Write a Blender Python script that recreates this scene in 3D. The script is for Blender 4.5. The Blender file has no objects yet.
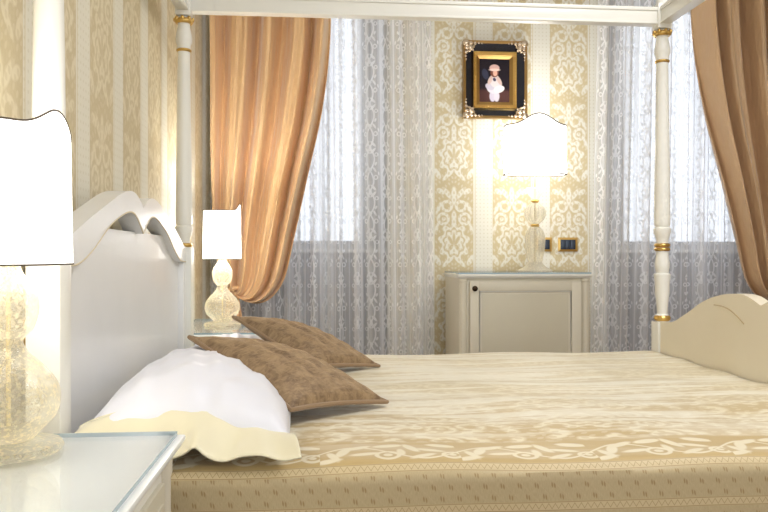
import bpy, bmesh, math, random
from math import sin, cos, pi, radians, tan, atan, sqrt
from mathutils import Vector, Matrix
random.seed(7)
SC = bpy.context.scene
COL = SC.collection
EYE = 1.02
# ---------------------------------------------------------------- camera
cd = bpy.data.cameras.new('camera'); cd.lens = 35; cd.sensor_width = 36; cd.clip_start = .05
cam = bpy.data.objects.new('camera', cd); COL.objects.link(cam)
cam.location = (0, 0, EYE); cam.rotation_euler = (pi/2, 0, radians(-4.9)); SC.camera = cam
# ---------------------------------------------------------------- world (overcast daylight)
w = bpy.data.worlds.new('sky'); SC.world = w; w.use_nodes = True
bg = w.node_tree.nodes['Background']; bg.inputs[0].default_value = (.89, .94, 1, 1); bg.inputs[1].default_value = 1.65
# ---------------------------------------------------------------- unseen fill light added under the ceiling
al = bpy.data.lights.new('added_fill_light', 'AREA'); al.shape = 'DISK'; al.size = 1.2; al.energy = 46; al.color = (.98, .98, 1)
ao = bpy.data.objects.new('added_fill_light', al); COL.objects.link(ao); ao.location = (1.5, 1.6, 2.93)
vs = SC.view_settings; vs.view_transform = 'Standard'; vs.look = 'None'; vs.gamma = 1; vs.use_curve_mapping = False; vs.exposure = 0.12

# ================================================================= materials
def lin(r, g, b):
    f = lambda c: (c/255/12.92 if c/255 <= .04045 else ((c/255+.055)/1.055)**2.4)
    return (f(r), f(g), f(b), 1)

class E:
    nt = None
    def __init__(s, v): s.v = v
    @staticmethod
    def m(op, *a, clamp=False):
        n = E.nt.nodes.new('ShaderNodeMath'); n.operation = op; n.use_clamp = clamp
        for i, x in enumerate(a):
            x = x.v if isinstance(x, E) else x
            if isinstance(x, (int, float)): n.inputs[i].default_value = x
            else: E.nt.links.new(x, n.inputs[i])
        return E(n.outputs[0])
    def __add__(s, o): return E.m('ADD', s, o)
    __radd__ = __add__
    def __sub__(s, o): return E.m('SUBTRACT', s, o)
    def __rsub__(s, o): return E.m('SUBTRACT', o, s)
    def __mul__(s, o): return E.m('MULTIPLY', s, o)
    __rmul__ = __mul__
    def __neg__(s): return E.m('MULTIPLY', s, -1.0)
    def __truediv__(s, o): return E.m('DIVIDE', s, o)
def esin(a): return E.m('SINE', a)
def ecos(a): return E.m('COSINE', a)
def eabs(a): return E.m('ABSOLUTE', a)
def emax(*a):
    r = a[0]
    for x in a[1:]: r = E.m('MAXIMUM', r, x)
    return r
def emin(a, b): return E.m('MINIMUM', a, b)
def emod(a, b): return E.m('FLOORED_MODULO', a, b)
def elen(x, y): return E.m('SQRT', x*x + y*y)
def ss(e, soft): return E.m('ADD', e*(1/soft), .5, clamp=True)        # 0..1 where e>0, soft edge
def disc(x, y, cx, cy, rx, ry=None, rot=0, soft=.05):
    ry = ry or rx; dx = x - cx; dy = y - cy
    if rot: dx, dy = dx*cos(rot) + dy*sin(rot), dy*cos(rot) - dx*sin(rot)
    return ss(1 - elen(dx*(1/rx), dy*(1/ry)), soft/min(rx, ry))
def ring(x, y, cx, cy, r, t, soft=.05): return ss(t - eabs(elen(x-cx, y-cy) - r), soft)
def damask(x, y, s=.05):
    """x: 0..1 from the axis of a mirrored stripe, y: 0..4.4 repeating"""
    dx, dy = x, (y-1.25)*.75
    cut = ss(esin(x*24 + 1.57)*esin(y*17 + x*6) - .30, .3)*.55
    fill = ss(esin(x*19)*esin(y*15 - x*9) - .55, .25)*.38
    q = elen(dx, dy); th = E.m('ARCTAN2', dx, dy)
    pal = ss(.72 + ecos(th*9)*.11 - q, s); hole = ss(.04 - eabs(q - (.50 + ecos(th*9)*.05)), s)
    inner = emax(disc(x, y, .17, 1.35, .09, .26, -.5, s), disc(x, y, 0, 1.45, .07, .3, 0, s), disc(x, y, .16, 1.0, .09, .2, .6, s))
    a = emax(pal*(1-hole)*(1-inner),
             ring(x, y, .55, 2.45, .26, .075, s), disc(x, y, .52, 2.45, .1, .1, 0, s),
             ring(x, y, .36, 3.1, .24, .075, s), disc(x, y, .78, 3.0, .1, .34, .4, s),
             disc(x, y, 0, 2.5, .13, .36, 0, s), disc(x, y, 0, 3.62, .14, .48, 0, s),
             disc(x, y, .34, 3.75, .11, .34, -.6, s), disc(x, y, .68, 3.85, .13, .22, -1.0, s),
             disc(x, y, .88, 2.0, .09, .3, .3, s), disc(x, y, .85, .35, .13, .3, -.5, s), disc(x, y, .4, .2, .1, .26, .7, s))
    return emax(a*(1 - cut), fill)

def newmat(name):
    m = bpy.data.materials.new(name); m.use_nodes = True; nt = m.node_tree; E.nt = nt
    return m, nt, nt.nodes['Principled BSDF']
def setp(p, col=None, rough=None, metal=None, spec=None, sheen=None, trans=None, ior=None, coat=None):
    for k, v in (('Base Color', col), ('Roughness', rough), ('Metallic', metal), ('Specular IOR Level', spec), ('Sheen Weight', sheen), ('Transmission Weight', trans), ('IOR', ior), ('Coat Weight', coat)):
        if v is not None: p.inputs[k].default_value = v
def coords(nt, kind='Object'):
    tc = nt.nodes.new('ShaderNodeTexCoord'); sp = nt.nodes.new('ShaderNodeSeparateXYZ'); nt.links.new(tc.outputs[kind], sp.inputs[0])
    return E(sp.outputs[0]), E(sp.outputs[1]), E(sp.outputs[2]), tc.outputs[kind]
def noise(nt, vec, scale, detail=2, rough=.5, stretch=None):
    if stretch:
        mp = nt.nodes.new('ShaderNodeMapping'); mp.inputs['Scale'].default_value = stretch; nt.links.new(vec, mp.inputs[0]); vec = mp.outputs[0]
    n = nt.nodes.new('ShaderNodeTexNoise'); n.inputs['Scale'].default_value = scale; n.inputs['Detail'].default_value = detail; n.inputs['Roughness'].default_value = rough
    nt.links.new(vec, n.inputs['Vector']); return E(n.outputs[0])
def mixc(nt, f, a, b):
    n = nt.nodes.new('ShaderNodeMix'); n.data_type = 'RGBA'
    for i, x in ((6, a), (7, b)):
        if isinstance(x, tuple): n.inputs[i].default_value = x
        else: nt.links.new(x, n.inputs[i])
    if isinstance(f, E): nt.links.new(f.v, n.inputs[0])
    else: n.inputs[0].default_value = f
    return n.outputs[2]
def bump(nt, p, h, strength=.3, dist=.01):
    b = nt.nodes.new('ShaderNodeBump'); b.inputs['Strength'].default_value = strength; b.inputs['Distance'].default_value = dist
    nt.links.new(h.v, b.inputs['Height']); nt.links.new(b.outputs[0], p.inputs['Normal'])

def simple(name, col, rough=.5, metal=0, **k):
    m, nt, p = newmat(name); setp(p, col, rough, metal, **k); return m

def wallpaper(name, axis, phase, g1, g2, mo, p1, p2):
    m, nt, p = newmat(name); x, y, z, v = coords(nt); u = (x, y)[axis]
    P, WD = .375, .25
    t = emod(u - phase, P)                       # damask 0..WD then the plain stripe
    xx = eabs(t - WD/2)*(2/WD)
    yy = emod(z*(1/(WD/2)) + 1.2, 4.4)
    dm = damask(xx, yy)
    isd = ss(WD - t, .004)*ss(t, .004)
    gold = mixc(nt, noise(nt, v, 90, 2), g1, g2)
    a = mixc(nt, dm, gold, mo)
    pu = emod(u, .024) - .012; pz = emod(z, .024) - .012
    dots = ss(.0045 - elen(pu, pz), .003)
    pl = mixc(nt, dots*.5, p1, p2)
    edge = ss(.003 - eabs(t - WD - .012), .002)
    pl = mixc(nt, edge*.5, pl, lin(200, 180, 132))
    c = mixc(nt, isd, pl, a)
    nt.links.new(c, p.inputs['Base Color']); setp(p, rough=.55, spec=.3)
    bump(nt, p, dm*isd + dots*.5, .15, .002)
    return m

M = {}
M['cream'] = simple('cream_lacquer', lin(232, 230, 221), .32, coat=.15)
m, nt, p = newmat('cream_lacquer_aged'); x, y, z, v = coords(nt)
nt.links.new(mixc(nt, noise(nt, v, 6, 3), lin(228, 227, 224), lin(236, 235, 232)), p.inputs['Base Color']); setp(p, rough=.3, coat=.2)
bump(nt, p, noise(nt, v, 8, 2, .5, (.3, 1, 6)), .03, .01); M['lacquer'] = m
m, nt, p = newmat('ivory_lacquer'); x, y, z, v = coords(nt)
nt.links.new(mixc(nt, noise(nt, v, 5, 3), lin(228, 218, 194), lin(236, 227, 206)), p.inputs['Base Color']); setp(p, rough=.35, coat=.15); M['ivory'] = m
M['beige_side'] = simple('cabinet_lacquer', lin(218, 211, 192), .4)
M['panel'] = simple('cabinet_panel', lin(206, 199, 178), .45)
M['gold'] = simple('gilt', lin(212, 176, 104), .28, 1)
M['dgold'] = simple('dark_gilt', lin(176, 142, 88), .35, 1)
M['silver_gold'] = simple('silver_gilt', lin(208, 190, 168), .25, 1)
M['black'] = simple('black_lacquer', lin(10, 12, 24), .2, coat=.3)
M['bluekey'] = simple('dark_blue_switch', lin(24, 42, 66), .2, coat=.5)
M['knob'] = simple('bronze_knob', lin(60, 45, 30), .35, .8)
M['white_paint'] = simple('white_paint', lin(235, 235, 235), .6)
M['under'] = simple('shaded_parapet', lin(128, 126, 134), .8)  # shade below the sill is put into this grey
M['frame_grey'] = simple('window_paint', lin(190, 192, 200), .5)
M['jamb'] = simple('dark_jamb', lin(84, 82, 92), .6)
M['white_top'] = simple('white_lacquer', lin(236, 239, 238), .3)
M['mattress'] = simple('mattress_ticking', lin(235, 230, 220), .9)
M['wall_x'] = wallpaper('wallpaper_back', 0, 1.475 - .375*8, lin(200, 185, 146), lin(214, 200, 164), lin(234, 231, 220), lin(232, 230, 220), lin(204, 197, 174))
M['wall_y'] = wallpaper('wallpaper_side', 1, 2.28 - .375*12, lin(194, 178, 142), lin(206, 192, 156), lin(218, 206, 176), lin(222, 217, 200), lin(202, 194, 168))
m, nt, p = newmat('parquet'); x, y, z, v = coords(nt)
pl = emod(x, .12); nt.links.new(mixc(nt, ss(.002 - pl, .001), mixc(nt, noise(nt, v, 3, 4, .6, (8, .6, 1)), lin(128, 100, 74), lin(160, 130, 100)), lin(50, 30, 18)), p.inputs['Base Color']); setp(p, rough=.35); M['floor'] = m

# window glass: thin sheet
def sheet_glass(name, tint, refl=.08, facing=True):
    m = bpy.data.materials.new(name); m.use_nodes = True; nt = m.node_tree; nt.nodes.clear()
    o = nt.nodes.new('ShaderNodeOutputMaterial'); mx = nt.nodes.new('ShaderNodeMixShader'); t = nt.nodes.new('ShaderNodeBsdfTransparent'); g = nt.nodes.new('ShaderNodeBsdfGlossy')
    t.inputs[0].default_value = tint; g.inputs['Roughness'].default_value = .02
    E.nt = nt; lw = nt.nodes.new('ShaderNodeLayerWeight'); lw.inputs[0].default_value = .5
    fr = E.m('POWER', E(lw.outputs['Facing']), 5.0)*.9 + .04
    nt.links.new(fr.v, mx.inputs[0]); nt.links.new(t.outputs[0], mx.inputs[1]); nt.links.new(g.outputs[0], mx.inputs[2]); nt.links.new(mx.outputs[0], o.inputs[0])
    return m
M['pane'] = sheet_glass('window_glass', (.97, .98, 1, 1))
M['top_glass'] = sheet_glass('table_glass', (.985, .992, .992, 1))
M['glass_edge'] = simple('glass_edge', lin(150, 172, 182), .15, coat=.5)

# tulle
m = bpy.data.materials.new('embroidered_tulle'); m.use_nodes = True; nt = m.node_tree; nt.nodes.clear(); E.nt = nt
x, y, z, v = coords(nt, 'UV')
cw, chh = .15, .27
u = (emod(x, cw) - cw/2)*(1/.06); q = emod(y, chh)*(1/.06)       # u -1.25..1.25, q 0..4.5
au = eabs(u)
wv = .42*ecos(q*(2*pi/4.5))
pat = emax(ss(.085 - eabs(u - wv - .05), .05), ss(.085 - eabs(u + wv + .05), .05),
           disc(au, q, 0, 1.1, .16, .34, 0), disc(au, q, .34, .85, .13, .42, -.8), disc(au, q, .36, 1.55, .13, .40, .8),
           ring(au, q, .62, 2.6, .2, .06), disc(au, q, .5, 3.4, .11, .32, .6), disc(au, q, .62, 4.0, .12, .2, -.5),
           disc(au, q, 0, 3.4, .2, .2, 0), ring(au, q, .7, .45, .17, .05), disc(au, q, .95, 3.0, .07, .2, .2))
stripe = ss(.005 - eabs(emod(x, cw) - .003), .003)
fold = noise(nt, v, 1, 2, .6, (16, .25, 1))
den = emax(pat*.34, stripe*.2) + .45 + ss(fold - .50, .16)*.30
lw = nt.nodes.new('ShaderNodeLayerWeight'); lw.inputs[0].default_value = .35
den = E.m('ADD', den, E(lw.outputs['Facing'])*.40, clamp=True)
o = nt.nodes.new('ShaderNodeOutputMaterial'); mx = nt.nodes.new('ShaderNodeMixShader'); t = nt.nodes.new('ShaderNodeBsdfTransparent')
d = nt.nodes.new('ShaderNodeBsdfDiffuse'); d.inputs[0].default_value = (.92, .92, .93, 1)
tr = nt.nodes.new('ShaderNodeBsdfTranslucent'); tr.inputs[0].default_value = (.95, .95, .96, 1); m2 = nt.nodes.new('ShaderNodeMixShader'); m2.inputs[0].default_value = .5
nt.links.new(d.outputs[0], m2.inputs[1]); nt.links.new(tr.outputs[0], m2.inputs[2])
nt.links.new(den.v, mx.inputs[0]); nt.links.new(t.outputs[0], mx.inputs[1]); nt.links.new(m2.outputs[0], mx.inputs[2]); nt.links.new(mx.outputs[0], o.inputs[0])
M['tulle'] = m

def satin(name, c1, c2):
    m, nt, p = newmat(name); x, y, z, v = coords(nt, 'UV')
    n1 = noise(nt, v, 60, 3, .6, (14, .5, 1))
    nt.links.new(mixc(nt, n1, c1, c2), p.inputs['Base Color']); setp(p, rough=.42, spec=.5, sheen=.3)
    p.inputs['Sheen Roughness'].default_value = .4
    bump(nt, p, noise(nt, v, 3, 3, .5, (7, 1.6, 1)), .9, .03)
    return m
M['orange'] = satin('apricot_taffeta', lin(230, 184, 130), lin(240, 206, 160))
M['dim_taffeta'] = satin('less_backlit_taffeta', lin(198, 160, 118), lin(214, 182, 144))  # darker, browner colour stands for the right drape's weaker backlight
M['flange'] = simple('cream_satin', lin(222, 214, 184), .34, sheen=.3)
M['sheet'] = simple('white_satin', lin(222, 222, 229), .42, sheen=.3)

# lampshade: lit fabric
def emis(name, col, s, see=0):
    m, nt, p = newmat(name); setp(p, lin(245, 242, 235), .8); p.inputs['Emission Color'].default_value = col; p.inputs['Emission Strength'].default_value = s
    t = nt.nodes.new('ShaderNodeBsdfTransparent'); b = nt.nodes.new('ShaderNodeMixShader'); b.inputs[0].default_value = see
    nt.links.new(p.outputs[0], b.inputs[1]); nt.links.new(t.outputs[0], b.inputs[2]); nt.links.new(b.outputs[0], nt.nodes['Material Output'].inputs[0]); return m
M['shade'] = emis('lit_lampshade_fabric', (1, .98, .96, 1), 2.7, .22)
M['shade_bright'] = emis('bright_lampshade_fabric', (.98, .99, 1, 1), 3.2, .22)
M['trim'] = simple('lampshade_trim', lin(96, 84, 70), .8)
M['bulb'] = emis('lit_bulb', (1, .9, .7, 1), 12)
# murano glass with gold leaf
def murano(name, c1, c2, amt, milk=.26):      # thin blown glass: mostly see-through, with milky body and gold leaf flecks
    m, nt, p = newmat(name); x, y, z, v = coords(nt)
    fl = ss(noise(nt, v, 120, 3, .75) - .55, .08)
    nt.links.new(mixc(nt, fl*amt, c1, c2), p.inputs['Base Color'])
    setp(p, rough=.06, ior=1.5, spec=.8); p.inputs['Subsurface Weight'].default_value = 0
    bump(nt, p, noise(nt, v, 60, 2), .35, .004)
    t = nt.nodes.new('ShaderNodeBsdfTransparent'); t.inputs[0].default_value = (.99, .98, .945, 1)
    tl = nt.nodes.new('ShaderNodeBsdfTranslucent'); tl.inputs[0].default_value = c1
    a = nt.nodes.new('ShaderNodeMixShader'); a.inputs[0].default_value = .45; nt.links.new(p.outputs[0], a.inputs[1]); nt.links.new(tl.outputs[0], a.inputs[2])
    lw = nt.nodes.new('ShaderNodeLayerWeight'); lw.inputs[0].default_value = .5
    fac = E.m('ADD', fl*(amt*.35) + milk, E.m('POWER', E(lw.outputs['Facing']), 2.5)*.6, clamp=True)
    b = nt.nodes.new('ShaderNodeMixShader'); nt.links.new(fac.v, b.inputs[0]); nt.links.new(t.outputs[0], b.inputs[1]); nt.links.new(a.outputs[0], b.inputs[2])
    nt.links.new(b.outputs[0], nt.nodes['Material Output'].inputs[0])
    return m
M['murano'] = murano('gold_flecked_glass', lin(250, 246, 232), lin(216, 194, 140), .9)
M['murano_clear'] = murano('pale_ribbed_glass', lin(252, 248, 236), lin(226, 212, 180), .5, .42)
M['rod'] = simple('brass_rod', lin(226, 210, 164), .35, 1)

# bedspread (UV: u along the bed, v across, 0 at the near roll edge, + over the top, - down the side)
m, nt, p = newmat('ivory_gold_brocade'); x, y, z, v = coords(nt, 'UV')
W = .24
wx = x + noise(nt, v, 4, 1)*.03
t = emod(y + .02, W); xx = eabs(t - W/2)*(2/W); yy = emod(x*(1/(W/2)), 4.4)
dm = damask(xx, yy, .09)
# scrolling leaf row beside the near edge
q = emod(x, .30); vy = .045*esin(x*(2*pi/.30)) + .075
row = emax(ss(.004 - eabs(y - vy), .003), disc(q, y, .05, .085, .036, .012, 1.2, .004), disc(q, y, .098, .066, .034, .010, .2, .004), disc(q, y, .028, .055, .030, .010, 1.9, .004), disc(q, y, .08, .115, .034, .011, .5, .004),
           disc(q, y, .20, .11, .036, .011, -1.2, .004), disc(q, y, .24, .09, .034, .010, -.4, .004), disc(q, y, .22, .045, .032, .010, .5, .004), disc(q, y, .175, .075, .026, .009, 1.6, .004),
           ring(q, y, .145, .055, .024, .005, .003), disc(q, y, .145, .055, .010, .010, 0, .003), ring(q, y, .285, .05, .020, .005, .003), disc(q, y, .285, .05, .008, .008, 0, .003), disc(q, y, .02, .03, .028, .009, .3, .004), disc(q, y, .15, .13, .034, .013, .2, .004), disc(q, y, .27, .13, .034, .013, -.3, .004))
near = ss(.165 - y, .02)
pat = row*near + dm*(1 - near)
gold = mixc(nt, noise(nt, v, 30, 3, .6, (1, 6, 1)), lin(178, 149, 94), lin(194, 168, 112))
band_l = ss(.006 - eabs(emod(y, .15) - .075), .01)*(1-near)
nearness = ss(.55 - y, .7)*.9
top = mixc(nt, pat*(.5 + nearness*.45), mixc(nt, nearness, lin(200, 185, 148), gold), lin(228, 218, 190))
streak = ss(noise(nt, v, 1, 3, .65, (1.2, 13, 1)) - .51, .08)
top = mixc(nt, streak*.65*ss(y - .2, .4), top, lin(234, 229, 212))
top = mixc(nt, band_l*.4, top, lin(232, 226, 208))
# side: small repeating marks
a = emod(x, .036) - .018; row2 = E.m('FLOOR', (y + 5)*(1/.024)); a = emod(x + emod(row2, 2)*.018, .036) - .018; b = emod(y + 5, .024) - .012
mk = emax(disc(a, b, -.0026, .001, .0016, .0055, .15, .001), disc(a, b, .0028, -.001, .0016, .0055, .15, .001))
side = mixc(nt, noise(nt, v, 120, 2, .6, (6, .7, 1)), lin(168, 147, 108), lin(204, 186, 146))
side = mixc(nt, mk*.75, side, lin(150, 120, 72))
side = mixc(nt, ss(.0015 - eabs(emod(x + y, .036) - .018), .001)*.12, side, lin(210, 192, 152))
isS = ss(-.004 - y, .002)
def band(c):
    yy = y - c
    zz = eabs(emod(x, .014) - .007)*1.6 - .0055
    mzz = emax(ss(.0011 - eabs(yy - zz), .001), ss(.0009 - eabs(eabs(yy) - .0085), .001))
    inb = ss(.010 - eabs(yy), .001)
    return inb, mzz
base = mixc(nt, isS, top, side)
for c in (.004, -.088):
    inb, mz = band(c); base = mixc(nt, inb, base, mixc(nt, mz*.8, lin(204, 185, 144), lin(158, 130, 86)))
nt.links.new(base, p.inputs['Base Color']); setp(p, rough=.5, sheen=.25, spec=.35)
bump(nt, p, pat*.6 + noise(nt, v, 250, 1)*.4, .2, .002)
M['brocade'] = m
# velvet
m, nt, p = newmat('brown_velvet'); x, y, z, v = coords(nt, 'UV')
n1 = noise(nt, v, 7, 4, .65); n2 = noise(nt, v, 16, 3, .6, (1, 3, 1))
sw = ss(eabs(noise(nt, v, 9, 2) - .5)*-1 + .035, .03)
c = mixc(nt, ss(n1 - .5, .25), lin(104, 80, 55), lin(152, 126, 92)); c = mixc(nt, emax(sw*.22, ss(n2 - .56, .14)*.35), c, lin(178, 150, 114))
nt.links.new(c, p.inputs['Base Color']); setp(p, rough=.6, sheen=.6); p.inputs['Sheen Roughness'].default_value = .4; p.inputs['Sheen Tint'].default_value = lin(220, 190, 150)
bump(nt, p, n2, .4, .008); M['velvet'] = m
M['piping'] = simple('brown_cord', lin(140, 112, 78), .7, sheen=.4)
# painting: a plain small figure of a woman in a pale dress
m, nt, p = newmat('oil_painting'); x, y, z, v = coords(nt)
c = mixc(nt, noise(nt, v, 14, 4), lin(10, 9, 18), lin(40, 30, 38))
c = mixc(nt, ss(-z - .06, .02)*.6, c, lin(92, 56, 50))
for (cx, cz, rx, rz, rot, col) in ((-.012, -.10, .02, .035, 0, (196, 188, 206)), (.014, -.10, .018, .035, 0, (206, 198, 210)), (0, -.045, .05, .04, 0, (208, 204, 214)), (.03, -.055, .035, .022, .3, (226, 220, 222)), (-.03, -.04, .03, .02, -.4, (190, 184, 200)), (0, .0, .03, .042, 0, (214, 206, 208)), (-.028, .002, .012, .03, -.4, (206, 180, 172)), (.03, .0, .012, .032, .5, (206, 180, 172)),
        (0, .05, .026, .03, 0, (120, 70, 56)), (.004, .048, .014, .02, 0, (222, 176, 156)), (0, .08, .032, .022, 0, (206, 168, 160)), (0, .068, .034, .008, 0, (232, 204, 196)), (0, .006, .010, .012, .6, (70, 60, 84)), (-.06, .04, .02, .035, .3, (50, 52, 70))):
    c = mixc(nt, disc(x, z, cx, cz, rx, rz, rot, .004), c, lin(*col))
nt.links.new(c, p.inputs['Base Color']); setp(p, rough=.6, spec=.15); M['painting'] = m

# ================================================================= mesh helpers
def obj(name, verts, faces, mats, parent=None, smooth=True, uv=None, mi=None, loc=None, rot=None, angle=35):
    me = bpy.data.meshes.new(name); me.from_pydata([tuple(v) for v in verts], [], faces)
    if not isinstance(mats, (list, tuple)): mats = [mats]
    for m in mats: me.materials.append(m)
    if mi: me.polygons.foreach_set('material_index', mi)
    if uv:
        ul = me.uv_layers.new(name='UVMap')
        for l in me.loops: ul.data[l.index].uv = uv[l.vertex_index]
    bm = bmesh.new(); bm.from_mesh(me); bmesh.ops.recalc_face_normals(bm, faces=bm.faces); bm.to_mesh(me); bm.free()
    if smooth:
        me.polygons.foreach_set('use_smooth', [True]*len(me.polygons))
        try: me.set_sharp_from_angle(angle=radians(angle))
        except Exception: pass
    o = bpy.data.objects.new(name, me); COL.objects.link(o)
    if parent: o.parent = parent
    if loc: o.location = loc
    if rot: o.rotation_euler = rot
    return o
class MB:
    def __init__(s): s.v = []; s.f = []
    def add(s, v, f):
        n = len(s.v); s.v += [tuple(a) for a in v]; s.f += [tuple(i+n for i in q) for q in f]; return s
    def box(s, x0, x1, y0, y1, z0, z1, bev=0):
        bm = bmesh.new(); bmesh.ops.create_cube(bm, size=1)
        for v in bm.verts: v.co = Vector((x0+(x1-x0)*(v.co.x+.5), y0+(y1-y0)*(v.co.y+.5), z0+(z1-z0)*(v.co.z+.5)))
        if bev: bmesh.ops.bevel(bm, geom=bm.edges[:], offset=bev, segments=2, affect='EDGES', profile=.6)
        bm.verts.index_update(); s.add([v.co for v in bm.verts], [[v.index for v in f.verts] for f in bm.faces]); bm.free(); return s
    def lathe(s, prof, cx=0, cy=0, n=32, ribs=0, ribd=0, cap=True):
        v = []; f = []
        for (r, z) in prof:
            for k in range(n):
                a = 2*pi*k/n; rr = r*(1 + (ribd*cos(ribs*a) if ribs else 0))
                v.append((cx+rr*cos(a), cy+rr*sin(a), z))
        for i in range(len(prof)-1):
            for k in range(n): f.append((i*n+k, i*n+(k+1) % n, (i+1)*n+(k+1) % n, (i+1)*n+k))
        if cap: f.append(tuple(range(n))[::-1]); f.append(tuple((len(prof)-1)*n+k for k in range(n)))
        return s.add(v, f)
    def prism(s, poly, axis, a, b):
        """poly in the two other axes (in xyz order), extruded from a to b"""
        def mk(p, t): return {0: (t, p[0], p[1]), 1: (p[0], t, p[1]), 2: (p[0], p[1], t)}[axis]
        n = len(poly); v = [mk(p, a) for p in poly] + [mk(p, b) for p in poly]
        f = [tuple(range(n)), tuple(range(n, 2*n))[::-1]] + [(i, (i+1) % n, n+(i+1) % n, n+i) for i in range(n)]
        return s.add(v, f)
    def tube(s, pts, r, n=8, closed=False):
        pts = [Vector(p) for p in pts]; N = len(pts); v = []; f = []
        up = Vector((0, 0, 1))
        for i, p in enumerate(pts):
            a = pts[(i-1) % N] if (closed or i) else p; b = pts[(i+1) % N] if (closed or i < N-1) else p
            t = (b-a).normalized(); sd = t.cross(up)
            if sd.length < 1e-3: sd = t.cross(Vector((1, 0, 0)))
            sd.normalize(); u2 = sd.cross(t)
            for k in range(n): an = 2*pi*k/n; v.append(p + sd*r*cos(an) + u2*r*sin(an))
        for i in range(N if closed else N-1):
            j = (i+1) % N
            for k in range(n): f.append((i*n+k, i*n+(k+1) % n, j*n+(k+1) % n, j*n+k))
        if not closed: f.append(tuple(range(n))); f.append(tuple((N-1)*n+k for k in range(n)))
        return s.add(v, f)
    def sphere(s, c, r, sx=1, sy=1, sz=1, n=12):
        prof = [(max(1e-4, sin(pi*i/n)), -cos(pi*i/n)) for i in range(n+1)]
        m = MB().lathe(prof, n=n+4); return s.add([(c[0]+a*r*sx, c[1]+b*r*sy, c[2]+z*r*sz) for a, b, z in m.v], m.f)
    def build(s, name, mat, parent=None, **k): return obj(name, s.v, s.f, mat, parent, **k)
def empty(name, loc, label, cat, group=None, rz=0):
    o = bpy.data.objects.new(name, None); COL.objects.link(o); o.location = loc; o.rotation_euler = (0, 0, rz); o.empty_display_size = .1
    tag(o, label, cat, group); return o
def tag(o, label, cat, group=None):
    o['label'] = label; o['category'] = cat
    if group: o['group'] = group
    return o
def struct(o): o['kind'] = 'structure'; return o
def copy_tree(o, parent=None):
    c = o.copy(); COL.objects.link(c); c.parent = parent
    for ch in list(o.children): copy_tree(ch, c)
    return c
def grid(name, nu, nv, fn, mat, parent=None, solid=0, **k):
    v = []; uv = []; f = []
    for j in range(nv+1):
        for i in range(nu+1):
            r = fn(i/nu, j/nv); v.append(r[0]); uv.append(r[1])
    for j in range(nv):
        for i in range(nu):
            a = j*(nu+1)+i; f.append((a, a+1, a+nu+2, a+nu+1))
    o = obj(name, v, f, mat, parent, uv=uv, angle=60, **k)
    if solid:
        md = o.modifiers.new('solid', 'SOLIDIFY'); md.thickness = solid; md.offset = 0
    return o
def world_x(px, Y): return Y*tan(atan((px-384)/746.7) + radians(4.9))      # measured photograph column -> X at distance Y
def world_z(py, px, Y):
    X = world_x(px, Y); d = Y*cos(radians(4.9)) + X*sin(radians(4.9)); return EYE + (256-py)*d/746.7
def interp(pts, t):
    t = min(max(t, 0), 1)*(len(pts)-1); i = min(int(t), len(pts)-2); f = t-i
    p = [pts[max(i-1, 0)], pts[i], pts[i+1], pts[min(i+2, len(pts)-1)]]
    return tuple(.5*((2*p[1][k]) + (-p[0][k]+p[2][k])*f + (2*p[0][k]-5*p[1][k]+4*p[2][k]-p[3][k])*f*f + (-p[0][k]+3*p[1][k]-3*p[2][k]+p[3][k])*f**3) for k in range(len(p[0])))

# ================================================================= the room
XL, XR, YB, YN, ZC = -.68, 3.4, 4.70, -1.8, 3.0
struct(MB().box(XL-.15, XR, YN, YB+.5, -.12, 0).build('floor', M['floor'], smooth=False))
struct(MB().box(XL-.15, XR+.15, YN, YB+.5, ZC, ZC+.12).build('ceiling', M['white_paint'], smooth=False))
struct(MB().box(XL-.15, XL, YN, YB+.5, 0, ZC).build('wall_left', M['wall_y'], smooth=False))
struct(MB().box(XR, XR+.15, YN, YB+.5, 0, ZC).build('wall_right', M['wall_y'], smooth=False))
N1 = (-.56, .45); N2 = (1.85, 3.05); SILL = 1.07; WY = 5.0
wb = MB()
for a, b in ((XL, N1[0]), (N1[1], N2[0]), (N2[1], XR)): wb.box(a, b, YB, YB+.42, 0, ZC)
for a, b in (N1, N2): wb.box(a, b, YB, YB+.42, 2.80, ZC)
struct(wb.build('wall_back', M['wall_x'], smooth=False))
for i, (a, b) in enumerate((N1, N2)):
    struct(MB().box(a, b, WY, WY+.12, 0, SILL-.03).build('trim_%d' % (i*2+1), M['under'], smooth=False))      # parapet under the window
    struct(MB().box(a, b, WY-.05, WY+.12, SILL-.03, SILL, .004).build('trim_%d' % (i*2+2), M['white_paint']))
    bL, bR = ((a+.1, .27) if i == 0 else (2.09, b-.04))
    f = MB()
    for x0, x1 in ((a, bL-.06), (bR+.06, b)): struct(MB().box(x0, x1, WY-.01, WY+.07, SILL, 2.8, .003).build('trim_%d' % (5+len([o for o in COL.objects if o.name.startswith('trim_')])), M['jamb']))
    f.box(bL-.06, bL, WY, WY+.07, SILL, 2.8).box(bR, bR+.06, WY, WY+.07, SILL, 2.8)
    f.box(bL, bR, WY, WY+.06, SILL, SILL+.05, .004).box(bL, bR, WY, WY+.06, 2.72, 2.8, .004)
    wobj = struct(f.build('window_%d' % (i+1), M['frame_grey']))
    MB().box(bL, bR, WY+.025, WY+.031, SILL+.05, 2.72).build('pane', M['pane'], wobj, smooth=False)
bl = MB().box(XL, XL+.015, YN, YB, 0, .12, .003); struct(bl.build('baseboard_left', M['white_paint']))
bl = MB().box(N1[1], N2[0], YB-.015, YB, 0, .12, .003); struct(bl.build('baseboard_back', M['white_paint']))

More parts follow.
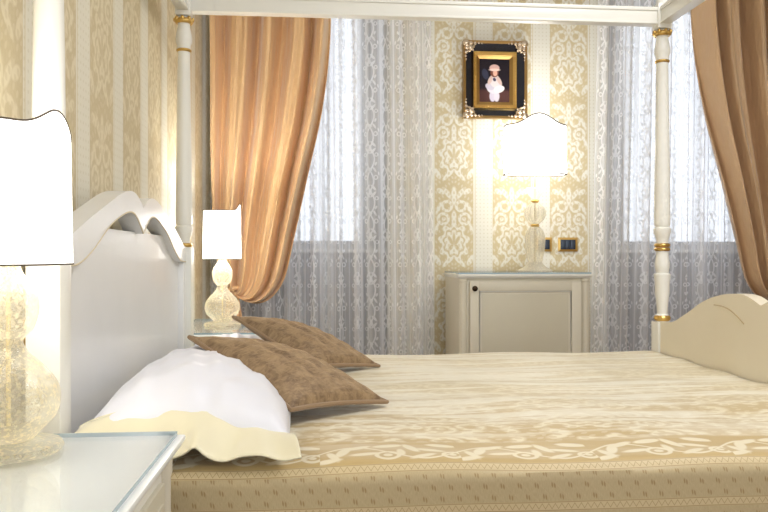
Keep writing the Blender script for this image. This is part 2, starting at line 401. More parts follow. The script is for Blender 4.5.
# ================================================================= the bed
XH, XF, YNr, YFr = -.57, 1.515, 1.63, 3.20
BT = .595
YC = (YNr+YFr)/2
bed = empty('canopy_bed', (XH, YC, 0), 'cream four-poster bed with turned gilt-ringed posts, top rails and double-humped headboard', 'bed')
def B(mb, name, mat, **k):      # build under the bed, keep world coordinates
    mb.v = [(a-XH, b-YC, c) for a, b, c in mb.v]; return mb.build(name, mat, bed, **k)
HU = [(0, .040), (.10, .048), (.22, .075), (.36, .120), (.46, .160), (.54, .184), (.60, .192), (.65, .188), (.70, .172), (.745, .150)]
# outline of half a headboard, from the post (t=0) to the centre cusp
def hump(y, pts, scale=1):
    h = (YFr-YNr)/2; t = h - abs(y-YC)
    k = t/h*.745
    for (a, za), (b, zb) in zip(pts, pts[1:]):
        if k <= b:
            f = (k-a)/(b-a); f2 = f
            return za+(zb-za)*f2
    return pts[-1][1]
def smooth_pts(pts, n=60):
    out = []
    xs = [p[0] for p in pts]
    for i in range(n+1):
        k = xs[0]+(xs[-1]-xs[0])*i/n
        j = max(0, min(len(pts)-2, sum(1 for x in xs[1:] if x < k)))
        t = (k-xs[j])/(xs[j+1]-xs[j])
        def sl(m):
            a = max(0, m-1); b = min(len(pts)-1, m+1); return (pts[b][1]-pts[a][1])/(pts[b][0]-pts[a][0])
        dx = xs[j+1]-xs[j]; p0, p1 = pts[j][1], pts[j+1][1]; m0, m1 = sl(j)*dx, sl(j+1)*dx
        out.append((k, (2*t**3-3*t*t+1)*p0+(t**3-2*t*t+t)*m0+(-2*t**3+3*t*t)*p1+(t**3-t*t)*m1))
    return out
UP = smooth_pts([(0, .036), (.07, .042), (.20, .085), (.36, .135), (.50, .176), (.60, .192), (.665, .186), (.72, .165), (.745, .150)])
LO = smooth_pts([(0, -.026), (.07, -.024), (.15, -.018), (.25, .015), (.38, .075), (.50, .112), (.59, .128), (.65, .122), (.705, .095), (.745, .070)])
NY = 120
ys = [YNr+.03+(YFr-YNr-.06)*i/NY for i in range(NY+1)]
def strip(top, bot, x0, x1):        # solid between two curves in the YZ plane, x0..x1
    mb = MB(); v = []; f = []
    for y in ys:
        zt, zb = top(y), bot(y)
        v += [(x0, y, zb), (x0, y, zt), (x1, y, zt), (x1, y, zb)]
    for i in range(NY):
        a = i*4; b = a+4
        f += [(a, a+1, b+1, b), (a+1, a+2, b+2, b+1), (a+2, a+3, b+3, b+2), (a+3, a, b, b+3)]
    f += [(0, 1, 2, 3), (NY*4, NY*4+1, NY*4+2, NY*4+3)]
    return mb.add(v, f)
up = lambda y: EYE+hump(y, UP); lo = lambda y: EYE+hump(y, LO)
hb = B(strip(up, lo, -.615, -.555), 'headboard', M['lacquer'], angle=30)
pm = MB().box(-.605, -.580, YNr+.03, YFr-.03, .30, EYE+.075)
p2 = pm.build('headboard_panel', M['lacquer'], hb, smooth=False)
p2.data.transform(Matrix.Translation((-XH, -YC, 0)))
# stiles and gilt edge under the curve
for ya in (YNr+.03, YFr-.075):
    o = MB().box(-.612, -.558, ya, ya+.045, .30, EYE-.02, .003).build('stile', M['lacquer'], hb); o.data.transform(Matrix.Translation((-XH, -YC, 0)))
gm = MB().tube([(-.556, y, lo(y)+.002) for y in ys], .0026, 6); o = gm.build('gilt_edge', simple('old_gilt_edge', lin(214, 200, 168), .4), hb); o.data.transform(Matrix.Translation((-XH, -YC, 0)))
# footboard
FU = smooth_pts([(0, -.290), (.06, -.290), (.14, -.280), (.26, -.232), (.38, -.178), (.50, -.146), (.60, -.136), (.67, -.142), (.745, -.168)])
fu = lambda y: EYE+hump(y, FU)
fb = B(strip(fu, lambda y: .25, XF-.025, XF+.025), 'footboard', M['ivory'], angle=30)
gv = []
for s in (-1, 1):
    pts = [(XF-.026, YC+s*(.30-.20*t)+(0), EYE-.185-.055*((t-.15)/.85)**2 if t > .15 else EYE-.185) for t in [k/12 for k in range(13)]]
    o = MB().tube(pts, .0022, 6).build('carved_line', simple('carved_groove', lin(190, 170, 132), .5), fb); o.data.transform(Matrix.Translation((-XH, -YC, 0)))
# posts
def post_profile():
    z = lambda e: EYE+e
    return [(.031, z(-.0)), (.034, z(.012)), (.026, z(.020)), (.026, z(.030)), (.024, z(.065)), (.030, z(.085)), (.037, z(.108)), (.037, z(.122)), (.030, z(.128)), (.034, z(.140)), (.0345, z(.17)), (.032, z(.40)), (.028, z(.65)), (.0255, z(.855)), (.028, z(.865)), (.028, z(.885)), (.034, z(.900)), (.034, z(.915)), (.031, z(.935)), (.025, z(.965)), (.026, z(.990)), (.033, z(1.0))]
def make_post(x, y, kind):
    mb = MB(); blk = EYE+(.035 if kind == 'head' else -.292)
    mb.box(x-.035, x+.035, y-.035, y+.035, 0, blk, .003)
    if kind == 'foot':
        z = lambda e: EYE+e
        mb.lathe([(.026, z(-.292)), (.030, z(-.262)), (.022, z(-.256)), (.024, z(-.22)), (.031, z(-.165)), (.031, z(-.12)), (.035, z(-.092)), (.035, z(-.080)), (.026, z(-.075)), (.031, z(-.05)), (.032, z(-.03)), (.026, z(.0)), (.026, z(.02))], x, y, 28)
        prof = post_profile()[3:]
    else: prof = [(.026, blk)] + post_profile()[3:]
    mb.lathe(prof, x, y, 28)
    mb.box(x-.032, x+.032, y-.032, y+.032, EYE+1.005, EYE+1.115, .006)
    mb.lathe([(.03, EYE+1.115), (.024, EYE+1.122), (.026, EYE+1.135), (.018, EYE+1.16), (.024, EYE+1.18), (.015, EYE+1.21), (.002, EYE+1.22)], x, y, 20)
    po = B(mb, 'bed_post', M['cream'], angle=40)
    def ringm(rs): 
        for e, r, h in rs:
            g = MB(); n = 8
            pr = [(r-.006+ .006*sin(pi*k/n)+.002, EYE+e-h/2+h*k/n) for k in range(n+1)]
            g.lathe(pr, x-XH, y-YC, 28); g.build('gilt_ring', M['gold'], po)
    rs = [(.855+.008, .030, .014), (1.003-.018, .037, .02)]
    rs += [(.030, .033, .016), (.048, .033, .016)] if kind == 'foot' else [(.046, .034, .016)]
    if kind == 'foot': rs.append((-.275, .034, .024))
    ringm(rs)
    g = MB()
    for a in range(8): g.sphere((x-XH+.036*cos(a*pi/4), y-YC+.036*sin(a*pi/4), EYE+.992), .008, 1, 1, 1.3, 8)
    g.build('gilt_collar', M['gold'], po)
for x, y, k in ((XH, YNr, 'head'), (XH, YFr, 'head'), (XF, YNr, 'foot'), (XF, YFr, 'foot')): make_post(x, y, k)
RZ0, RZ1 = EYE+1.028, EYE+1.094
def rail(a, b):
    x0, y0 = a; x1, y1 = b; mb = MB()
    if x0 == x1: mb.box(x0-.02, x0+.02, y0+.03, y1-.03, RZ0, RZ1, .004).box(x0-.026, x0+.026, y0+.03, y1-.03, RZ1-.012, RZ1+.004, .003).box(x0-.026, x0+.026, y0+.03, y1-.03, RZ0-.004, RZ0+.006, .002)
    else: mb.box(x0+.03, x1-.03, y0-.02, y0+.02, RZ0, RZ1, .004).box(x0+.03, x1-.03, y0-.026, y0+.026, RZ1-.012, RZ1+.004, .003).box(x0+.03, x1-.03, y0-.026, y0+.026, RZ0-.004, RZ0+.006, .002)
    B(mb, 'top_rail', M['cream'])
rail((XH, YNr), (XF, YNr)); rail((XH, YFr), (XF, YFr)); rail((XH, YNr), (XH, YFr)); rail((XF, YNr), (XF, YFr))
B(MB().box(XH+.035, XF-.03, YNr+.0, YFr-.0, .22, .34, .004), 'bed_base', M['cream'])
mt = MB().box(XH+.04, XF-.04, YNr-.03, YFr+.03, .345, BT-.03, .03).build('mattress', M['mattress']); tag(mt, 'thick mattress under the gold brocade bedspread', 'mattress')

# bedspread
YE0, YE1 = 1.525, 3.305     # outer faces of the near and far drop
R = .045
def spread():
    prof = []   # (y, z, v)
    zb = .10
    nS = 40
    for i in range(nS+1):
        z = zb+(BT-R-zb)*i/nS; prof.append((YE0, z, z-(BT-R)-R*pi/4))
    for i in range(1, 9):
        a = pi/2*i/8; prof.append((YE0+R-R*cos(a), BT-R+R*sin(a), R*a-R*pi/4))
    nT = 60
    for i in range(1, nT+1):
        t = i/nT; prof.append((YE0+R+(YE1-YE0-2*R)*t, BT, R*pi/4+(YE1-YE0-2*R)*t))
    v0 = prof[-1][2]
    for i in range(1, 9):
        a = pi/2*i/8; prof.append((YE1-R+R*sin(a), BT-R+R*cos(a), v0+R*a))
    for i in range(1, 11):
        z = BT-R-(BT-R-zb)*i/10; prof.append((YE1, z, v0+R*pi/2+(BT-R-z)))
    nx = 150; X0, X1 = -.525, XF-.030
    verts = []; uv = []; faces = []; n = len(prof)
    for i in range(nx+1):
        x = X0+(X1-X0)*i/nx
        for (y, z, v) in prof:
            drop = max(0, BT-R-z)/.4
            s = -1 if y < 2.4 else 1
            wob = drop*(.006*sin(x*11+.8)+.009*sin(x*23+1)*drop) + .002*sin(x*17)*sin(x*5)
            zz = z
            if z > BT-.02:
                zz += .0035*sin(x*9+y*4)+.003*sin(y*21+x*2)
                zz -= .010*max(0, 1-(y-YE0)/.25)**2 if y < 2.4 else .012*max(0, 1-(YE1-y)/.25)**2
            verts.append((x, y+s*wob, zz)); uv.append((x, v))
    for i in range(nx):
        for j in range(n-1): a = i*n+j; faces.append((a, a+1, a+n+1, a+n))
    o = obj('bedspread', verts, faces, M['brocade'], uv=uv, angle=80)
    md = o.modifiers.new('solid', 'SOLIDIFY'); md.thickness = .006; md.offset = -1
    return tag(o, 'ivory and gold brocade bedspread draped over the whole bed', 'bedspread')
spread()

# ---- white pillows with cream satin flange
def h2(a, b): return sin(a*1.7+b*2.3)*sin(a*3.1-b*1.3+.7)
def make_pillow(y0, y1, label, flange_near, x0=-.515, x1=-.065, T=.172, press=None):
    xm, ym = (x0+x1)/2, (y0+y1)/2; root = empty('pillow', (xm, ym, BT+.004), label, 'pillow', 'white bed pillows')
    hx, hy = (x1-x0)/2, (y1-y0)/2
    def fn(side):
        def f(i, j):
            u, v = 2*i-1, 2*j-1
            k = (max(0, 1-abs(u)**2.3)**.62)*(max(0, 1-abs(v)**3.2)**.55)
            cx = u*hx*(1-.05*(1-abs(v))); cy = v*hy*(1-.03*(1-abs(u)))
            if side: z = .028+(T-.028)*k*(1-.12*u) + .006*h2(u*5, v*6)*k + .005*sin(u*14+v*5)*k*abs(v) - .012*k*math.exp(-((u-.15-.5*(v+1))/.10)**2)*max(0, -v) - .010*k*math.exp(-((u+.45+.3*v)/.08)**2)*max(0, -v) + .004*sin(u*22-v*9)*k*max(0, -v-.3)
            else: z = .028-.024*k
            if side and press: z = min(z, max(.03, press(cx+xm, cy+ym)-BT-.004))
            return ((cx, cy, z), (cx, cy))
        return f
    body = grid('pillow_cover', 40, 48, fn(1), M['sheet'], root)
    # close with the underside in the same mesh
    bm = bmesh.new(); bm.from_mesh(body.data)
    g2 = MB(); nu, nv = 40, 48
    vs_ = []
    for j in range(nv+1):
        for i in range(nu+1): vs_.append(bm.verts.new(fn(0)(i/nu, j/nv)[0]))
    for j in range(nv):
        for i in range(nu): a = j*(nu+1)+i; bm.faces.new((vs_[a], vs_[a+nu+1], vs_[a+nu+2], vs_[a+1]))
    bmesh.ops.remove_doubles(bm, verts=bm.verts, dist=1e-4); bmesh.ops.recalc_face_normals(bm, faces=bm.faces)
    for fc in bm.faces: fc.smooth = True
    bm.to_mesh(body.data); bm.free()
    s = -1 if flange_near else 1
    def ff(i, j):
        u = 2*i-1
        seam = .018+.056*(1-abs((u+.2)/1.2)**2.2)*(1-.25*max(0, u))
        k = (max(0, 1-abs(u)**2.3)**.62)
        vy = .93 - .05*k
        y = s*(hy*vy) + s*(.135*j*(1+.12*u))
        x = u*hx*(1+.04*j) + (.02*j if u > .6 else 0)
        z = seam + .016*k*(1-j)+ (.014-seam)*(j**.8) + (.007*sin(i*13+1)+.006*sin(i*31+j*2))*sin(pi*j*.9) + .005*sin(i*25)*j + .012*math.exp(-((i-.55-.03*j)/.03)**2)*j
        if u > .75: z += .02*(u-.75)*4*sin(pi*min(1, j+.1))
        return ((x, y, max(z, .006)), (x, y))
    fl = grid('flange', 60, 14, ff, M['flange'], root, solid=.003)
    def sm(i):
        a = ff(i, 0)[0]; return (a[0], a[1]-s*.002, a[2]+.001)
    MB().tube([sm(k/50) for k in range(51)], .0028, 6).build('seam', M['flange'], root)
    return root
# ---- brown cushions
def make_cushion(A, C, Bp, D, label):
    A, C, Bp, D = [Vector(q) for q in (A, C, Bp, D)]
    cen = (A+C+Bp+D)/4; root = empty('cushion', cen, label, 'cushion', 'brown velvet scatter cushions')
    nrm = (Bp-C).cross(A-C).normalized()
    if nrm.z < 0: nrm = -nrm
    def P(u, v):
        uu, vv = (u+1)/2, (v+1)/2
        return C*(1-uu)*(1-vv)+Bp*uu*(1-vv)+A*(1-uu)*vv+D*uu*vv
    def pos(u, v, side):
        su = u*(1-.075*(1-v*v)); sv = v*(1-.075*(1-u*u))
        k = (max(0, 1-u*u)*max(0, 1-v*v))**.45
        t = (.066 if side > 0 else -.040)*k + .005*h2(u*4, v*5)*k
        return P(su, sv)+nrm*t - cen
    n = 32; v = []; uv = []; f = []
    for side in (1, -1):
        base = len(v)
        for j in range(n+1):
            for i in range(n+1): v.append(pos(2*i/n-1, 2*j/n-1, side)); uv.append((i/n, j/n))
        for j in range(n):
            for i in range(n): a = base+j*(n+1)+i; f.append((a, a+1, a+n+2, a+n+1) if side > 0 else (a, a+n+1, a+n+2, a+1))
    o = obj('cushion_cover', v, f, M['velvet'], root, uv=uv, angle=70)
    loop = []
    for k in range(24): loop.append(pos(2*k/24-1, -1, 1))
    for k in range(24): loop.append(pos(1, 2*k/24-1, 1))
    for k in range(24): loop.append(pos(1-2*k/24, 1, 1))
    for k in range(24): loop.append(pos(-1, 1-2*k/24, 1))
    MB().tube(loop, .0065, 8, closed=True).build('piping', M['piping'], root)
    return root
CA = [(-.352, 2.06, .800), (-.070, 1.83, .645), (.188, 2.10, .608), (-.125, 2.30, .722)]
CB = [tuple(a+b for a, b in zip(q, (.035, .72, -.004))) for q in CA]
make_cushion(*CA, 'brown velvet cushion in front, leaning across the white pillow with piped edges')
make_cushion(*CB, 'brown velvet cushion behind the other cushion, partly hidden, nearer the curtains')
def press(x, y, q):      # underside height of a cushion over a point of the pillow
    A, C, Bp, D = [Vector(p) for p in q]; cen = (A+C+Bp+D)/4
    eu = (Bp-C+D-A)/4; ev = (A-C+D-Bp)/4
    det = eu.x*ev.y-eu.y*ev.x; dx, dy = x-cen.x, y-cen.y
    u = (dx*ev.y-dy*ev.x)/det; v = (eu.x*dy-eu.y*dx)/det
    m = max(abs(u), abs(v)); 
    k = (max(0, 1-u*u)*max(0, 1-v*v))**.45
    return cen.z+eu.z*u+ev.z*v - .046*k - .004 + max(0, m-.98)*.55
make_pillow(1.63, 2.33, 'white satin pillow nearest the camera with a wide cream flange, under the front cushion', True, press=lambda x, y: press(x, y, CA))
make_pillow(2.45, 3.13, 'white pillow further back against the headboard, mostly hidden behind the brown cushions', False, x1=-.12, T=.12, press=lambda x, y: press(x, y, CB))

# ================================================================= nightstands
def glass_top(parent, x0, x1, y0, y1, z0, z1):
    v = [(x0, y0, z0), (x1, y0, z0), (x1, y1, z0), (x0, y1, z0), (x0, y0, z1), (x1, y0, z1), (x1, y1, z1), (x0, y1, z1)]
    f = [(0, 3, 2, 1), (4, 5, 6, 7), (0, 1, 5, 4), (1, 2, 6, 5), (2, 3, 7, 6), (3, 0, 4, 7)]
    return obj('glass_top', v, f, [M['top_glass'], M['glass_edge']], parent, smooth=False, mi=[0, 0, 1, 1, 1, 1])
def make_nightstand(y0, y1, label):
    ym = (y0+y1)/2; x0, x1 = XL+.005, -.262; xm = (x0+x1)/2
    r = empty('nightstand', (xm, ym, 0), label, 'nightstand', 'cream nightstands either side of the bed')
    hx, hy = (x1-x0)/2, (y1-y0)/2
    MB().box(-hx, hx-.035, -hy+.03, hy-.03, .05, .645, .002).box(-hx, hx-.025, -hy+.02, hy-.02, 0, .07, .004).build('body', M['cream'], r)
    MB().box(-hx, hx-.018, -hy+.014, hy-.014, .640, .652, .004).box(-hx, hx-.006, -hy+.004, hy-.004, .650, .662, .005).box(-hx, hx, -hy, hy, .660, .671, .004).build('top', M['white_top'], r)
    glass_top(r, -hx+.004, hx-.014, -hy+.012, hy-.012, .6715, .6795)
    for s in (-1, 1): MB().lathe([(.017, .07), (.017, .60), (.02, .61), (.02, .64)], hx-.038, s*(hy-.04), 14).build('pilaster', M['beige_side'], r)
    for z0, z1 in ((.40, .60), (.16, .37)):
        d = MB().box(hx-.036, hx-.024, -hy+.075, hy-.075, z0, z1, .004).box(hx-.026, hx-.020, -hy+.105, hy-.105, z0+.03, z1-.03, .003).build('drawer', M['panel'], r)
        k = MB().lathe([(.006, 0), (.006, .012), (.014, .018), (.014, .024), (.006, .03)], n=16); k.v = [(hx-.02+z, y, (z0+z1)/2+x) for x, y, z in k.v]; k.build('knob', M['knob'], d)
    return r
make_nightstand(.62, 1.492, 'cream nightstand with glass top in the foreground beside the near side of the bed')
make_nightstand(3.345, 4.12, 'glass-topped cream nightstand beyond the bed beside the apricot curtain')

# ================================================================= lamps
def make_shade(parent, half_w, half_d, z0, z1, bumph, flare=1.04, mat='shade', tr=.0018):
    """front faces local +X ; half_d along X, half_w along Y"""
    n = 72; rows = 10; v = []; f = []
    def sec(k):
        a = 2*pi*k/n; c, s_ = cos(a), sin(a); e = .62
        return (math.copysign(abs(c)**e, c), math.copysign(abs(s_)**.8, s_))
    def ztop(k):
        x, y = sec(k)
        t = min(1, abs(y)/.86)
        b = .5+.5*cos(pi*t)
        fr = max(0, min(1, (x+.15)/.9)); fr = fr*fr*(3-2*fr)
        return z1+bumph*b*fr - .006*(1-fr)*0
    for j in range(rows+1):
        t = j/rows
        for k in range(n):
            x, y = sec(k); s_ = flare+(1-flare)*t
            v.append((x*half_d*s_, y*half_w*s_, z0+(ztop(k)-z0)*t))
    for j in range(rows):
        for k in range(n): f.append((j*n+k, j*n+(k+1) % n, (j+1)*n+(k+1) % n, (j+1)*n+k))
    o = obj('lamp_shade', v, f, M[mat], parent, angle=80)
    for j in (0, rows): MB().tube([Vector(v[j*n+k])*1 for k in range(n)], tr, 6, closed=True).build('shade_trim', M['trim'], o)
    for s_ in (-1, 1):
        k = n//4 if s_ > 0 else 3*n//4
        MB().tube([Vector(v[j*n+k]) + Vector((0, s_*.001, 0)) for j in range(rows+1)], .0012, 6).build('shade_seam', M['trim'], o)
    return o
def lamp_light(parent, z, e):
    L = bpy.data.lights.new('bulb_light', 'POINT'); L.energy = e; L.color = (1, .995, .985); L.shadow_soft_size = .03
    o = bpy.data.objects.new('bulb_light', L); COL.objects.link(o); o.parent = parent; o.location = (0, 0, z)
def make_table_lamp(x, y, z, label, e):
    r = empty('table_lamp', (x, y, z), label, 'lamp', 'gold-flecked glass bedside lamps')
    MB().lathe([(.086, 0), (.090, .006), (.086, .014), (.066, .019), (.045, .022)], n=40).build('base', M['murano'], r)
    prof = smooth_pts([(0, .040), (.014, .052), (.04, .076), (.072, .084), (.10, .079), (.13, .058), (.155, .034), (.172, .024), (.18, .024), (.188, .030), (.20, .040), (.235, .049), (.265, .045), (.29, .030), (.305, .021), (.318, .019)], 70)
    MB().lathe([(rr, .020+zz*.97) for zz, rr in prof], n=40).build('gourd_body', M['murano'], r)
    MB().lathe([(.004, .024), (.004, .40)], n=10).build('rod', M['rod'], r)
    MB().lathe([(.020, .327), (.022, .333), (.014, .34), (.012, .37)], n=20).build('cap', M['rod'], r)
    MB().sphere((0, 0, .43), .026, 1, 1, 1.5).build('bulb', M['bulb'], r)
    make_shade(r, .150, .084, .326, .556, .038)
    sp = MB()
    for s_ in (-1, 1): sp.tube([(0, 0, .395), (0, s_*.150, .395)], .0015, 6)
    sp.build('shade_holder', M['rod'], r)
    lamp_light(r, .50, e); return r
make_table_lamp(-.540, 1.35, .6795, 'lit glass table lamp in the foreground with gourd body, on the near nightstand', 3.0)
make_table_lamp(-.475, 3.70, .6795, 'lit glass table lamp standing beyond the bed against the apricot curtain', 14)

# ================================================================= cabinet and its lamp
CX0, CX1, CYF, CYB = .777, 1.560, 4.165, 4.665
cab = empty('side_cabinet', ((CX0+CX1)/2, (CYF+CYB)/2, 0), 'low cream one-door cabinet against the wall between the windows', 'cabinet')
hx, hy = (CX1-CX0)/2, (CYB-CYF)/2; CT = .926
MB().box(-hx+.012, hx-.012, -hy+.03, hy, 0.02, CT-.03, .002).box(-hx+.004, hx-.004, -hy+.02, hy, 0, .08, .004).build('body', M['beige_side'], cab)
MB().box(-hx+.008, hx-.008, -hy+.012, hy, CT-.034, CT-.022, .004).box(-hx, hx, -hy, hy, CT-.024, CT-.009, .005).build('top', M['cream'], cab)
glass_top(cab, -hx+.006, hx-.006, -hy+.006, hy-.004, CT-.0085, CT)
for s in (-1, 1):
    MB().lathe([(.022, .08), (.022, .87), (.026, .875), (.026, CT-.035)], s*(hx-.036), -hy+.036, 16).build('pilaster', M['beige_side'], cab)
dr = MB().box(-hx+.070, hx-.070, -hy+.014, -hy+.03, .09, .875, .003)
# raised frame round a sunk panel
fx0, fx1 = -hx+.070, hx-.070
for a, b, c, d_ in ((fx0, fx0+.052, .09, .875), (fx1-.052, fx1, .09, .875), (fx0+.052, fx1-.052, .822, .875), (fx0+.052, fx1-.052, .09, .15)): dr.box(a, b, -hy+.006, -hy+.016, c, d_, .002)
door = dr.build('door', M['beige_side'], cab)
ml = MB().tube([(fx0+.056, -hy+.012, .146+.0), (fx0+.056, -hy+.012, .818), (fx1-.056, -hy+.012, .818), (fx1-.056, -hy+.012, .146)], .005, 8, closed=True); ml.build('door_moulding', M['cream'], door)
MB().box(fx0+.07, fx1-.07, -hy+.0125, -hy+.0145, .165, .805, .001).build('door_panel', M['panel'], door)
k = MB().lathe([(.005, 0), (.005, .010), (.016, .016), (.016, .022), (.006, .027)], n=18); k.v = [(fx0+.024+x, -hy+.006-z, .836+y) for x, y, z in k.v]; k.build('knob', M['knob'], door)

LX = world_x(535, 4.42)
r = empty('table_lamp', (LX, 4.42, CT+.0005), 'lit lamp with wide domed shade and ribbed clear glass stem on the cabinet', 'lamp', rz=-pi/2)
MB().lathe([(.100, 0), (.103, .006), (.090, .014), (.062, .030), (.046, .048), (.042, .055)], n=60, ribs=20, ribd=.02).build('foot', M['murano_clear'], r)
MB().lathe([(z, h) for h, z in smooth_pts([(.055, .040), (.10, .050), (.16, .058), (.22, .056), (.255, .040), (.27, .024)], 24)], n=80, ribs=16, ribd=.05).build('stem', M['murano_clear'], r)
MB().lathe([(.022, .270), (.028, .278), (.022, .286)], n=24).build('gilt_collar', M['gold'], r)
MB().lathe([(z, h) for h, z in smooth_pts([(.286, .022), (.31, .048), (.345, .062), (.38, .056), (.405, .034), (.415, .020)], 24)], n=80, ribs=16, ribd=.05).build('ribbed_ball', M['murano_clear'], r)
MB().lathe([(.018, .415), (.026, .425), (.018, .435)], n=24).build('gilt_collar', M['gold'], r)
MB().lathe([(.016, .435), (.030, .452), (.045, .475), (.054, .500), (.050, .506), (.012, .50)], n=60, ribs=12, ribd=.05).build('cup', M['murano_clear'], r)
MB().lathe([(.005, .01), (.005, .66)], n=10).build('rod', M['rod'], r)
MB().sphere((0, 0, .70), .028, 1, 1, 1.5).build('bulb', M['bulb'], r)
make_shade(r, .184, .095, .585, .878, .062, flare=1.02, mat='shade_bright', tr=.0042)
sp = MB()
for s_ in (-1, 1): sp.tube([(0, 0, .66), (0, s_*.18, .66)], .0015, 6)
sp.build('shade_holder', M['rod'], r)
lamp_light(r, .74, 11)

# ================================================================= picture
PX, PZ = world_x(495, 4.67), world_z(80, 495, 4.67)
pic = empty('framed_painting', (PX, YB-.002, PZ), 'small framed portrait of a figure in a pale dress above the cabinet lamp', 'painting')
pw, ph = .205, .245
def frame_ring(w0, h0, w1, h1, y0, y1):      # bevelled ring from outer (w0,h0,y0) to inner (w1,h1,y1)
    v = []; f = []
    for (a, b, y) in ((w0, h0, 0), (w0, h0, y0), (w1, h1, y1), (w1, h1, 0)):
        v += [(-a, y, -b), (a, y, -b), (a, y, b), (-a, y, b)]
    for i in range(3):
        for k in range(4): f.append((i*4+k, i*4+(k+1) % 4, (i+1)*4+(k+1) % 4, (i+1)*4+k))
    return MB().add(v, f)
fr = frame_ring(pw, ph, pw-.016, ph-.016, -.045, -.038).build('outer_moulding', M['dgold'], pic, smooth=False)
frame_ring(pw-.016, ph-.016, pw-.066, ph-.066, -.036, -.018).build('black_cove', M['black'], pic, smooth=False)
frame_ring(pw-.066, ph-.066, pw-.088, ph-.088, -.034, -.026).build('inner_moulding', M['gold'], pic, smooth=False)
frame_ring(pw-.088, ph-.088, pw-.108, ph-.108, -.026, -.014).build('slip', M['dgold'], pic, smooth=False)
bd = MB()
for i in range(17):
    t = -1+2*i/16
    for s in (-1, 1): bd.sphere((t*(pw-.075), -.034, s*(ph-.075)), .005, n=6).sphere((s*(pw-.075), -.034, t*(ph-.075)), .005, n=6)
bd.build('beading', M['gold'], pic)
for sx in (-1, 1):
    for sz in (-1, 1):
        c = MB(); rr = random.Random(3)
        for (a, b, s_, q) in ((0, 0, .024, 1), (.03, .004, .018, 1), (.058, .0, .012, 1), (.082, -.002, .009, 1), (.004, .03, .014, 1), (0, .058, .012, 1), (-.002, .082, .009, 1), (.028, .028, .02, 1), (.05, .022, .009, 1), (.022, .05, .009, 1), (.044, .044, .008, 1), (.102, 0, .006, 1), (0, .102, .006, 1)):
            c.sphere((sx*(pw-.016-a), -.040, sz*(ph-.016-b)), s_, 1, .6, 1, 8)
        c.tube([(sx*(pw-.02-.05*abs(cos(t))), -.042, sz*(ph-.02-.05*abs(sin(t)))) for t in [k*pi/2/8 for k in range(9)]], .005, 6)
        c.build('corner_ornament', M['silver_gold'], pic)
MB().box(-(pw-.106), pw-.106, -.014, -.010, -(ph-.106), ph-.106).build('canvas', M['painting'], pic, smooth=False)

# ================================================================= switches
def make_switch(loc, rz, wd, label, keys):
    r = empty('wall_switch', loc, label, 'switch', 'gold-framed dark switch plates', rz=rz)
    h = .045
    v = frame_ring(wd, h, wd-.014, h-.014, -.009, -.012); v.build('gold_frame', M['gold'], r, smooth=False)
    MB().box(-wd+.012, wd-.012, -.010, 0, -h+.012, h-.012, .002).build('plate', M['bluekey'], r)
    n = keys; kw = (2*wd-.034)/n
    for i in range(n): MB().box(-wd+.017+i*kw+.001, -wd+.017+(i+1)*kw-.001, -.014, -.009, -h+.018, h-.018, .002).build('key', M['bluekey'], r)
sz = world_z(244.5, 567, 4.69)
make_switch((world_x(544, 4.69), YB-.0005, sz), 0, .052, 'dark switch plate in gold frame directly behind the cabinet lamp stem', 2)
make_switch((world_x(568, 4.69), YB-.0005, sz), 0, .064, 'dark switch plate in gold frame right of the cabinet lamp stem', 3)
make_switch((XL+.0005, 1.83, EYE-.185), pi/2, .05, 'dark switch plate on the left wall, glimpsed behind the near glass lamp', 2)

# ================================================================= curtains
def make_tulle(x0, x1, label, phase, drift=0):
    n = 260; nz = 30; ln = (x1-x0); L = [0]
    def off(s, t):
        return .026*sin(s*ln*2*pi*7.5+phase+.8*sin(s*9+phase)) + .014*sin(s*ln*2*pi*17+phase*2+2*sin(s*13))
    for i in range(n): L.append(L[-1]+sqrt((ln/n)**2+(off((i+1)/n, 0)-off(i/n, 0))**2))
    def fn(i, j):
        z = .02+2.76*j
        return ((x0+ln*i+drift*j*(1-i if drift > 0 else i), 4.615+off(i, j)*(.75+.25*(1-j)), z), (L[round(i*n)]*1.0, z))
    return tag(grid('tulle_curtain', n, nz, fn, M['tulle']), label, 'curtain', 'embroidered tulle curtains')
make_tulle(-.665, .715, 'white embroidered tulle curtain over the left window, behind the apricot drape', .3, -.03)
make_tulle(1.705, 3.25, 'white embroidered tulle curtain over the right window, behind the bed\'s turned foot post', 1.9, .06)

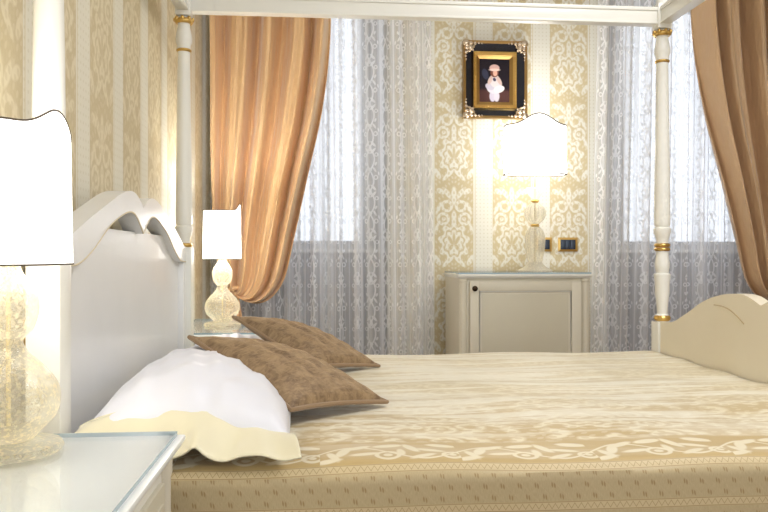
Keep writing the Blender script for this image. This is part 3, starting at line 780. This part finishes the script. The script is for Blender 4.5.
LOUT = [(332, -40), (330, 40), (322, 110), (307, 180), (294, 240), (284, 280), (268, 300), (248, 302), (232, 288)]
LIN_ = [(211, -40), (212, 60), (212, 140), (213, 200), (215, 245), (220, 268), (225, 280), (228, 284), (230, 286)]
def make_drape(mirror, mat, label, knot):
    Y0 = 4.42
    Pw = lambda px, py: (world_x(px, Y0), world_z(py, px, Y0))
    OUT = [Pw(*q) for q in LOUT]; INN = [Pw(*q) for q in LIN_]
    root = empty('drape', (0, 0, 0), label, 'curtain', 'taffeta drapes tied back at the windows')
    xr = mirror
    T = lambda x: x if xr is None else xr-x
    cx = T(OUT[-1][0]); root.location = (cx, Y0, 0)
    nu, nv = 220, 90
    def fn(i, j):
        t = j; s = i
        a = interp(INN, t); b = interp(OUT, t)
        wgt = s**(1+.5*t)
        x = a[0]+(b[0]-a[0])*wgt; z = a[1]+(b[1]-a[1])*wgt
        # gathered swag: middle threads sag a little toward the tie
        sag = .05*sin(pi*s)*max(0, t-.6)/.4*(1-t)*4
        z -= sag
        amp = (.078*(1-t)**.6+.012)
        ph_ = s*2*pi*4.6+1.1*sin(s*5.5+1)+.6*sin(s*14)+1.2*sin(t*2.2)*s
        sn = sin(ph_)
        y = -amp*(math.copysign(abs(sn)**.7, sn)+.42*sin(ph_*1.7+1+t*3)*sin(s*9+2)+.10*sin(s*60+t*5)*sin(s*6)) - .07*sin(pi*min(1, t*1.05))*s
        return ((T(x)-cx, y, z), (s*1.4, z*.5))
    grid('swag', nu, nv, fn, mat, root, solid=.003)
    tx, tz = OUT[-1]; tx = T(tx)-cx
    # tail hanging below the tie
    def ft(i, j):
        wd = .028+.045*min(1, j*2.2)
        x = tx+(i*2-1)*wd + (.012 if xr is None else -.012)*min(1, j*4); z = tz+.01-(tz-.02)*j
        return ((x, -.025*sin(i*2*pi*3.2+j)*min(1, .3+j*3), z), (i*.5, z*.5))
    grid('tail', 60, 40, ft, mat, root, solid=.003)
    ring_ = [(tx+.040*cos(a), .034*sin(a), tz-.005+.012*cos(a)) for a in [k*2*pi/20 for k in range(20)]]
    MB().tube(ring_, .012, 8, closed=True).build('tieback', mat, root)
    return root
make_drape(None, M['orange'], 'apricot taffeta drape tied back beside the left bedside lamp', 1)
make_drape(world_x(212, 4.42)+world_x(806, 4.42), M['dim_taffeta'], 'taffeta drape, coloured darker as less backlit, at the right window behind the footboard', 1)
